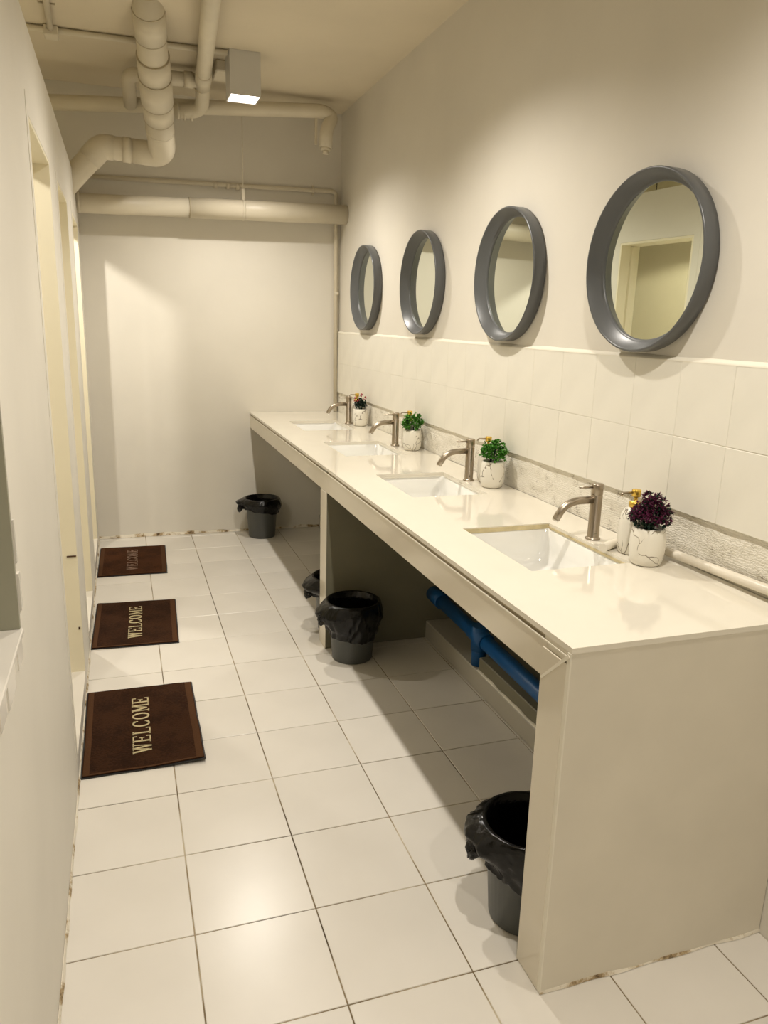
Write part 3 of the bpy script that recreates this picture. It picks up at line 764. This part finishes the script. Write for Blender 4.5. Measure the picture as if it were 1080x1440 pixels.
# ================================================================ ceiling services
def pipes(name, label, cat='pipe'): return empty(name, (0, 0, 0), label, cat)
# big pipe across the end wall
t = pipes('overhead_pipe', 'large cream pipe crossing the end wall from partition to right wall')
A, B = Vector((XL-0.35, 5.10, 2.078)), Vector((XR-0.002, 5.10, 2.132))
mid = A.lerp(B, 0.50)
bm = bmesh.new(); tube(bm, [A, mid], 0.0555, 32); mk('pipe_run', bm, 'pipe', t)
bm = bmesh.new(); tube(bm, [mid, B], 0.0600, 32); mk('pipe_run', bm, 'pipe', t)
bm = bmesh.new(); tube(bm, [mid-(B-A)*0.001, mid+(B-A)*0.0016], 0.0612, 32); mk('joint_ring', bm, 'piperim', t)
bm = bmesh.new(); tube(bm, [Vector((XL+0.002, 5.10, A.z+0.0138)), Vector((XL+0.02, 5.10, A.z+0.0145))], 0.0605, 32); mk('joint_ring', bm, 'pipe', t)
bm = bmesh.new(); p = A.lerp(B, 0.665)
tube(bm, [p-Vector((0.008, 0, 0)), p+Vector((0.008, 0, 0))], 0.0625, 28); box(bm, p.x-0.009, p.x+0.009, p.y-0.006, p.y+0.006, p.z+0.06, p.z+0.125)
mk('pipe_clamp', bm, 'pipe', t)
bm = bmesh.new(); tube(bm, [(p.x, p.y, p.z+0.12), (p.x, p.y, ZT)], 0.0022, 6); mk('hanger_rod', bm, 'pipe', t)
# small conduit on the end wall
t = pipes('wall_conduit', 'thin cream conduit along the end wall turning down in the right corner')
bm = bmesh.new(); tube(bm, rounded([(XL-0.3, 5.222, 2.248), (1.405, 5.222, 2.288), (1.418, 5.222, ZC+0.0015)], 0.03, 6), 0.0135, 14); mk('conduit_run', bm, 'pipe', t)
bm = bmesh.new()
for x in (0.62, 0.70, 0.76):
    bm = bmesh.new(); tube(bm, [(x-0.012, 5.222, 2.268), (x+0.012, 5.222, 2.269)], 0.019, 12); mk('union_fitting', bm, 'pipe', t)
pass
for x in (1.25,):
    bm = bmesh.new(); tube(bm, [(x-0.006, 5.222, 2.283), (x+0.006, 5.222, 2.2834)], 0.0175, 12); box(bm, x-0.006, x+0.006, 5.225, YB-0.0005, 2.255, 2.315); mk('pipe_clip', bm, 'pipe', t)
bm = bmesh.new(); tube(bm, [(1.4165, 5.222, 1.63), (1.4165, 5.222, 1.65)], 0.0175, 12); mk('pipe_clip', bm, 'pipe', t)

# big soil pipe: from the ceiling down towards the end wall, elbow left, over the partition
t = pipes('soil_pipe', 'thick cream pipe slanting from the ceiling and bending left over the partition')
P0, P1 = Vector((0.185, 3.83, ZT+0.051)), Vector((0.283, 4.80, 2.335))
P2, P3 = Vector((-0.040, 4.80, 2.350)), Vector((-0.46, 4.84, 1.90))
d = (P1-P0).normalized(); L_ = (P1-P0).length
bm = bmesh.new(); tube(bm, [P0, P0+d*L_*0.8], 0.070, 32); mk('pipe_run', bm, 'pipe', t)
for f0, f1, r_ in ((0.10, 0.235, 0.0725), (0.345, 0.46, 0.0775), (0.463, 0.615, 0.0800), (0.618, 0.72, 0.0770)):
    a, b_ = P0+d*L_*f0, P0+d*L_*f1
    bm = bmesh.new(); tube(bm, [a, b_], r_, 36); col_ = mk('pipe_collar', bm, 'pipe', t)
    bm = bmesh.new(); tube(bm, [a-d*0.004, a], r_+0.0006, 36); tube(bm, [b_, b_+d*0.004], r_+0.0008, 36); mk('collar_rim', bm, 'piperim', col_)['kind'] = 'stuff'
bm = bmesh.new(); a = P0+d*L_*0.724; pp = rounded([a, P1, P1.lerp(P2, 0.50)], 0.10, 8); tube(bm, pp, 0.07, 32, rads=[0.0735-0.010*(i/(len(pp)-1))**2 for i in range(len(pp))]); mk('elbow', bm, 'pipe', t)
bm = bmesh.new(); a = P0+d*L_*0.80; tube(bm, [a, a+d*0.012], 0.0755, 32); mk('joint_ring', bm, 'pipe', t)
bm = bmesh.new(); tube(bm, rounded([P1.lerp(P2, 0.4), P2, P3], 0.05, 4), 0.061, 32); mk('pipe_run', bm, 'pipe', t)
a = P1.lerp(P2, 0.52); bm = bmesh.new(); tube(bm, [a, P1.lerp(P2, 0.66)], 0.0655, 32); mk('joint_ring', bm, 'pipe', t)
d2 = (P3-P2).normalized(); bm = bmesh.new(); tube(bm, rounded([P1.lerp(P2, 0.80), P2, P2+d2*0.10], 0.05, 4), 0.0650, 32); mk('elbow', bm, 'pipe', t)

# medium pipe under the ceiling with elbow and branch
t = pipes('vent_pipe', 'joined medium cream pipes under the ceiling, one crossing above the downlight to a capped drop')
path = rounded([(0.355, 2.6, 2.70), (0.505, 4.72, 2.695), (0.515, 4.86, 2.60), (0.36, 4.88, 2.585)], 0.07, 7)
bm = bmesh.new(); tube(bm, path, 0.039, 24); mk('pipe_run', bm, 'pipe', t)
bm = bmesh.new(); tube(bm, [(0.488, 4.48, 2.696), (0.505, 4.72, 2.693)], 0.044, 24); mk('pipe_collar', bm, 'pipe', t)
bm = bmesh.new(); tube(bm, [(0.4975, 4.70, 2.6945), (0.498, 4.708, 2.6945)], 0.0455, 24); mk('collar_rim', bm, 'piperim', t)
bm = bmesh.new()
for x in (0.46, 0.42, 0.385): tube(bm, [(x, 4.878, 2.588), (x-0.012, 4.878, 2.587)], 0.0425, 20)
mk('joint_ring', bm, 'pipe', t)
bm = bmesh.new(); tube(bm, rounded([(0.49, 4.66, 2.700), (0.115, 4.66, 2.690), (0.125, 4.90, 2.60)], 0.05, 6), 0.036, 20); mk('pipe_run', bm, 'pipe', t)
bm = bmesh.new(); tube(bm, [(0.40, 4.66, 2.698), (0.445, 4.66, 2.699)], 0.041, 20); mk('pipe_collar', bm, 'pipe', t)
# pipe running across at the back, high
bm = bmesh.new(); tube(bm, rounded([(XL-0.6, 4.93, 2.535), (1.235, 4.93, 2.690), (1.300, 4.93, 2.66), (1.255, 4.90, 2.585), (1.250, 4.90, 2.48)], 0.03, 6), 0.040, 22); mk('pipe_run', bm, 'pipe', t)
bm = bmesh.new(); tube(bm, [(1.250, 4.90, 2.485), (1.250, 4.90, 2.465)], 0.030, 18); tube(bm, [(1.250, 4.90, 2.465), (1.250, 4.90, 2.445)], 0.018, 14); mk('pipe_cap', bm, 'pipe', t)
bm = bmesh.new(); box(bm, 1.19, 1.205, 4.93, 4.94, 2.50, 2.66); mk('hanger_strap', bm, 'pipe', t)
# thin conduits and junction box
t = pipes('ceiling_conduit', 'thin cream conduit across the ceiling from partition to downlight')
bm = bmesh.new(); tube(bm, [(XL-0.5, 4.335, ZT-0.016), (0.585, 4.305, ZT-0.016)], 0.0135, 12); mk('conduit_run', bm, 'pipe', t)
bm = bmesh.new(); tube(bm, [(-0.19, 2.7, ZT-0.016), (-0.232, 4.325, ZT-0.016)], 0.0135, 12); mk('conduit_run', bm, 'pipe', t)
bm = bmesh.new(); bevelbox(bm, -0.262, -0.198, 4.295, 4.375, ZT-0.045, ZT-0.0005, 0.004); mk('junction_box', bm, 'pipe', t)
bm = bmesh.new(); box(bm, -0.26, -0.19, 4.02, 4.03, ZT-0.006, ZT-0.0005); mk('saddle_clip', bm, 'piperim', t)
bm = bmesh.new(); bevelbox(bm, 0.550, 0.645, 4.47, 4.66, ZT-0.055, ZT-0.0005, 0.006)
tag(mk('junction_box', bm, 'pipe'), 'square cream junction box on the ceiling left of the downlight', 'junction box')

# ================================================================ lamps
def downlight(y, label, watts):
    t = empty('ceiling_downlight', (0.672, y, ZT), label, 'ceiling light', 'box downlights along the ceiling')
    bm = bmesh.new(); s, h, w_ = 0.078, 0.205, 0.006
    for (x0, x1, y0, y1) in ((-s, s, -s, -s+w_), (-s, s, s-w_, s), (-s, -s+w_, -s+w_, s-w_), (s-w_, s, -s+w_, s-w_)): box(bm, x0, x1, y0, y1, -h, -0.0005)
    box(bm, -s+w_, s-w_, -s+w_, s-w_, -h+0.05, -h+0.06)
    mk('housing', bm, 'lampbox', t)
    bm = bmesh.new(); box(bm, -s+w_, s-w_, -s+w_, s-w_, -h+0.004, -h+0.010)
    mk('diffuser', bm, 'glow', t)
    l = bpy.data.lights.new('downlight', 'SPOT'); l.energy = watts; l.color = LAMP_COL; l.shadow_soft_size = 0.03
    l.spot_size = math.radians(146); l.spot_blend = 0.8
    lo = bpy.data.objects.new('lamp_light', l); COL.objects.link(lo); lo.parent = t; lo.location = (0, 0, -h-0.012)
    return t
downlight(4.36, 'white box downlight glowing on the ceiling near the end wall', DOWN_W)
for y, k_, lb in ((2.75, 1.0, 'white box downlight on the ceiling above the second basin'), (1.05, 1.0, 'white box downlight on the ceiling above the near end of the counter'), (-0.65, 0.75, 'white box downlight on the ceiling behind the viewer')):
    downlight(y, lb, DOWN_W*k_)
# bulb behind the partition, its unseen shade added against upward spill
def bulb(loc, watts, label):
    t = empty('hanging_bulb', loc, label, 'lamp', 'bulbs with added shades behind the partition')
    bm = bmesh.new(); lathe(bm, [(0.0, -0.03), (0.018, -0.024), (0.028, -0.005), (0.026, 0.012), (0.013, 0.034), (0.013, 0.045), (0.0, 0.045)], 20); mk('bulb', bm, 'glow2', t)
    bm = bmesh.new(); lathe(bm, [(0.0, 0.044), (0.016, 0.044), (0.016, 0.085), (0.0, 0.087)], 16); tube(bm, [(0, 0, 0.085), (0, 0, ZT-loc[2])], 0.003, 6); mk('socket', bm, 'black', t)
    bm = bmesh.new(); lathe(bm, [(0.017, 0.075), (0.020, 0.085), (0.055, 0.070), (0.085, 0.040), (0.095, -0.012), (0.093, -0.012), (0.083, 0.037), (0.054, 0.066), (0.019, 0.080)], 32, close=True); mk('added_lamp_shade', bm, 'lampbox', t)  # unseen shade added to keep bulb light off the ceiling
    l = bpy.data.lights.new('bulb', 'SPOT'); l.energy = watts; l.color = (1.0, 0.94, 0.84); l.shadow_soft_size = 0.025; l.spot_size = math.radians(165); l.spot_blend = 0.15
    lo = bpy.data.objects.new('lamp_light', l); COL.objects.link(lo); lo.parent = t; lo.location = (0, 0, -0.055)
bulb((-0.575, 4.15, 2.155), STALL_W, 'bulb with an added white shade hanging behind the far end of the partition')
bulb((-0.70, 2.05, 2.205), STALL_W*0.6, 'bulb with an added white shade hanging behind the near end of the partition')
